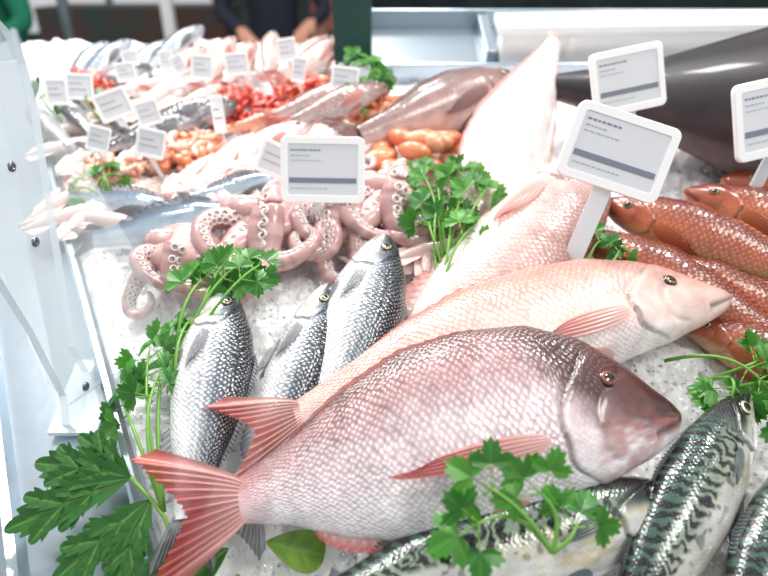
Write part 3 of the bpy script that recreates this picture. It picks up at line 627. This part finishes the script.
# closed polystyrene fish box with lid, slim, standing on the steel shelf
M_poly=simple('polystyrene',sr(244,244,242),.7,bump=.3,bscale=120)
mb=MBd(); box(mb,(0,0,.030),(.84,.045,.060)); box(mb,(0,0,.067),(.86,.055,.014))
for q in(-.3,0,.3): box(mb,(q,-.024,.03),(.012,.004,.05))
o=mb.build('polystyrene_box',[M_poly],smooth=False,loc=(.625,1.050,.016),rz=.03); m=o.modifiers.new('b','BEVEL'); m.width=.004; m.segments=3
M_green=simple('green_paint',sr(28,70,62),.35,noise=sr(20,54,50),bscale=6)
wbox('market_pillar',(-.055,1.16,1.4),(.066,.066,2.8),M_green)
M_wood=simple('crate_wood',sr(176,140,84),.6,noise=sr(136,100,60),bscale=12)
def crate(c,rz=0,w=.5,d=.35,h=.28):
    mb=MBd()
    for k in range(3):
        z=-h/2+.04+k*h/3
        box(mb,(0,-d/2,z),(w,.012,h/3-.02));box(mb,(0,d/2,z),(w,.012,h/3-.02));box(mb,(-w/2,0,z),(.012,d,h/3-.02));box(mb,(w/2,0,z),(.012,d,h/3-.02))
    for sx in(-1,1):
        for sy in(-1,1): box(mb,(sx*(w/2-.02),sy*(d/2-.02),0),(.03,.03,h))
    box(mb,(0,0,-h/2+.01),(w,d,.012))
    mb.build('wooden_crate',[M_wood],bed=False,smooth=False,loc=c,rz=rz)
for k in range(4): crate((.14,2.6,.15+.30*k),.05*k,w=.36)
M_dkc=simple('dark_cloth',sr(34,46,48),.8,noise=sr(56,68,68),bscale=4)
wbox('stall_table',(-.80,2.6,.52),(1.3,.6,1.04),M_dkc)
wbox('stall_table',(1.25,3.2,.57),(1.5,.6,1.14),simple('stall_panel',sr(90,98,98),.6,noise=sr(60,70,72),bscale=3))
wbox('stall_table',(.9,5.8,.6),(2.6,.6,1.2),M_dkc)
wbox('stall_table',(-1.9,5.2,.55),(1.4,.6,1.1),simple('stall_stripe',sr(60,84,80),.7,noise=sr(120,60,50),bscale=2))
wbox('floor',(0,3,-.05),(14,14,.1),simple('floor_concrete',sr(110,112,112),.5,noise=sr(85,88,90),bscale=3,bump=.1),0)
M_wall=simple('wall_paint',sr(74,90,88),.7,noise=sr(40,54,56),bscale=1.2)
mb=MBd()
for x0,x1,z0,z1 in [(-7,-4.6,0,3.8),(-4.6,-2.0,0,.6),(-4.6,-2.0,3.0,3.8),(-2.0,7,0,3.8)]:
    box(mb,((x0+x1)/2,8,(z0+z1)/2),(x1-x0,.2,z1-z0))
mb.build('wall_back',[M_wall],bed=False,smooth=False)
wbox('wall_right',(5.2,4.5,1.9),(.2,6.8,3.8),M_wall,0)
M_pane=simple('window_pane',(.9,.95,1),.05,alpha=.15)
mb=MBd(); box(mb,(0,0,0),(2.6,.02,2.4)); 
for q in(-1.27,0,1.27): box(mb,(q,-.02,0),(.06,.05,2.4),1)
for q in(-1.17,0,1.17): box(mb,(0,-.02,q),(2.6,.05,.06),1)
mb.build('window_1',[M_pane,M_green],bed=False,smooth=False,loc=(-3.3,8,1.8))
wbox('steel_pole',(-1.0,3.05,1.3),(.05,.05,2.6),simple('white_pole',sr(225,228,228),.3))
wbox('steel_pole',(-1.55,3.2,1.3),(.04,.04,2.6),M_steel)

# ---------------------------------------------------------------- people behind the display
def person(name,loc,rz,jacket,trouser,hair,arms):
    V=[];E=[];R=[]
    def j(p,rd,par=None):
        V.append(p);R.append(rd if isinstance(rd,tuple) else(rd,rd))
        if par is not None:E.append((par,len(V)-1))
        return len(V)-1
    pel=j((0,0,.95),(.15,.11)); wa=j((0,0,1.08),(.135,.10),pel); ch=j((0,0,1.28),(.16,.115),wa); nk0=j((0,0,1.45),(.075,.07),ch); nk=j((0,-.01,1.52),.052,nk0); h1=j((0,-.02,1.60),(.072,.085),nk); h2=j((0,-.02,1.70),(.075,.09),h1); j((0,-.01,1.76),(.04,.05),h2)
    for sg in(-1,1):
        hp=j((sg*.10,0,.88),.09,pel); kn=j((sg*.11,-.02,.50),.06,hp); an=j((sg*.11,.02,.10),.042,kn); j((sg*.12,-.13,.045),.035,an)
        sh=j((sg*.17,0,1.41),.062,ch); el,wr=arms[0 if sg<0 else 1]; e_=j(el,.046,sh); w_=j(wr,.030,e_)
        d=nrm(np.array(wr)-np.array(el)); pm=np.array(wr)+d*.06; p_=j(tuple(pm),(.034,.022),w_); lat=nrm(np.cross(d,[0,0,1]))
        for k,l in zip((-1.5,-.5,.5,1.5),(.065,.075,.07,.055)):
            f1=pm+d*.03+lat*k*.018; a1=j(tuple(f1),.010,p_); a2=j(tuple(f1+d*l*.5+np.array([0,0,-.012])),.009,a1); j(tuple(f1+d*l*.9+np.array([0,0,-.04])),.008,a2)
        t1=np.array(wr)+d*.03+lat*sg*-.035; a1=j(tuple(t1),.011,w_); j(tuple(t1+d*.04+np.array([0,0,-.015])),.009,a1)
    me=bpy.data.meshes.new(name); me.from_pydata([tuple(map(float,v)) for v in V],E,[]); o=bpy.data.objects.new(name,me); COL.objects.link(o)
    sk=o.modifiers.new('s','SKIN'); ss=o.modifiers.new('u','SUBSURF'); ss.levels=2; ss.render_levels=2
    for i,rd in enumerate(R): me.skin_vertices[0].data[i].radius=rd
    me.skin_vertices[0].data[0].use_root=True
    bpy.context.view_layer.update(); dg=bpy.context.evaluated_depsgraph_get(); m2=bpy.data.meshes.new_from_object(o.evaluated_get(dg)); o.modifiers.clear(); o.data=m2
    m2.materials.clear()
    skin=simple('skin',sr(205,150,125),.5)
    for c_,nm in((jacket,'jacket_cloth'),(trouser,'trouser_cloth')): m2.materials.append(simple(nm,c_,.8,bump=.3,bscale=60))
    m2.materials.append(skin); m2.materials.append(simple('hair',hair,.7)); m2.materials.append(simple('shoe',sr(30,30,32),.5))
    wrs=[Vector(arms[0][1]),Vector(arms[1][1])]
    for p in m2.polygons:
        c=p.center; k=0; p.use_smooth=True
        if c.z<.93 and abs(c.x)<.25 and min((c-w).length for w in wrs)>.16: k=1
        if c.z<.09:k=4
        if c.z>1.50:k=2
        if c.z>1.60 and (c.y>-.03 or c.z>1.72):k=3
        for i,w in enumerate(wrs):
            el=Vector(arms[i][0]); d=(w-el).normalized()
            if (c-w).dot(d)>-.02 and (c-w).length<.22:k=2
        p.material_index=k
    mb=MBd()
    for sg in(-1,1):
        A,B=np.meshgrid(np.linspace(0,np.pi,8),np.linspace(0,2*np.pi,10,endpoint=False),indexing='ij')
        mb.grid(np.stack([sg*.032+.012*np.sin(A)*np.cos(B),-.10+.01*np.sin(A)*np.sin(B),1.665+.009*np.cos(A)],-1),0,sr(240,240,240),closed=True)
        mb.grid(np.stack([sg*.032+.006*np.sin(A)*np.cos(B),-.106+.006*np.sin(A)*np.sin(B),1.665+.006*np.cos(A)],-1),0,sr(40,25,20),closed=True)
        mb.grid(np.stack([sg*.078+.008*np.sin(A)*np.cos(B),0+.018*np.sin(A)*np.sin(B),1.655+.03*np.cos(A)],-1),0,sr(200,145,120),closed=True)
    tube(mb,[(0,-.095,1.67),(0,-.122,1.635),(0,-.105,1.62)],[.008,.013,.009],0,sr(205,150,125),8)
    tube(mb,[(-.025,-.098,1.59),(0,-.106,1.588),(.025,-.098,1.59)],.006,0,sr(170,90,85),8)
    f=mb.build('face',[attr_mat('face',.5,0)],bed=False); f.parent=o
    o.location=loc; o.rotation_euler[2]=rz
person('fishmonger',(-.58,3.45,0),.25,sr(30,34,48),sr(40,44,56),sr(40,30,24),[((-.27,-.05,1.16),(-.17,-.27,1.07)),((.27,-.05,1.16),(.15,-.25,1.10))])
person('shopper',(-1.78,3.0,0),-.6,sr(20,120,90),sr(40,60,60),sr(80,60,40),[((-.27,0,1.14),(-.24,-.22,1.05)),((.27,0,1.14),(.20,-.2,1.05))])
person('shopper',(-.42,5.0,0),.2,sr(190,120,110),sr(60,70,110),sr(50,36,28),[((-.27,0,1.14),(-.25,-.1,.92)),((.27,0,1.14),(.26,-.1,.92))])

# ---------------------------------------------------------------- camera, light
cam=bpy.data.cameras.new('camera'); co=bpy.data.objects.new('camera',cam); COL.objects.link(co)
cam.sensor_width=36; cam.lens=28.125; co.location=(0,0,CAM_Z); co.rotation_euler=(math.pi/2-PITCH,0,0); cam.clip_start=.01
cam.dof.use_dof=True; cam.dof.focus_distance=.59; cam.dof.aperture_fstop=3.2
bpy.context.scene.camera=co
w=bpy.data.worlds.new('world'); bpy.context.scene.world=w; w.use_nodes=True
w.node_tree.nodes['Background'].inputs[0].default_value=(.95,.97,1,1); w.node_tree.nodes['Background'].inputs[1].default_value=.72
def area(name,loc,size,en,target,col=(1,1,1)):
    l=bpy.data.lights.new(name,'AREA'); l.shape='RECTANGLE'; l.size=size[0]; l.size_y=size[1]; l.energy=en; l.color=col
    o=bpy.data.objects.new(name,l); COL.objects.link(o); o.location=loc; o.rotation_euler=(Vector(target)-Vector(loc)).to_track_quat('-Z','Y').to_euler()
area('canopy_light',(-.6,2.0,3.0),(1.1,.5),62,(0,.6,1),(1,.97,.93))
area('canopy_light',(1.2,-.3,3.0),(1.0,.5),22,(.1,.6,1),(1,.97,.94))
for x,y in((-.9,.9),(.1,1.15),(.9,1.0)): area('sparkle_light',(x,y,2.5),(.16,.16),10,(0,.5,1),(1,.98,.95))  # small unseen area lights, added to put wet sparkles on the fish
sc=bpy.context.scene
sc.view_settings.view_transform='Standard'
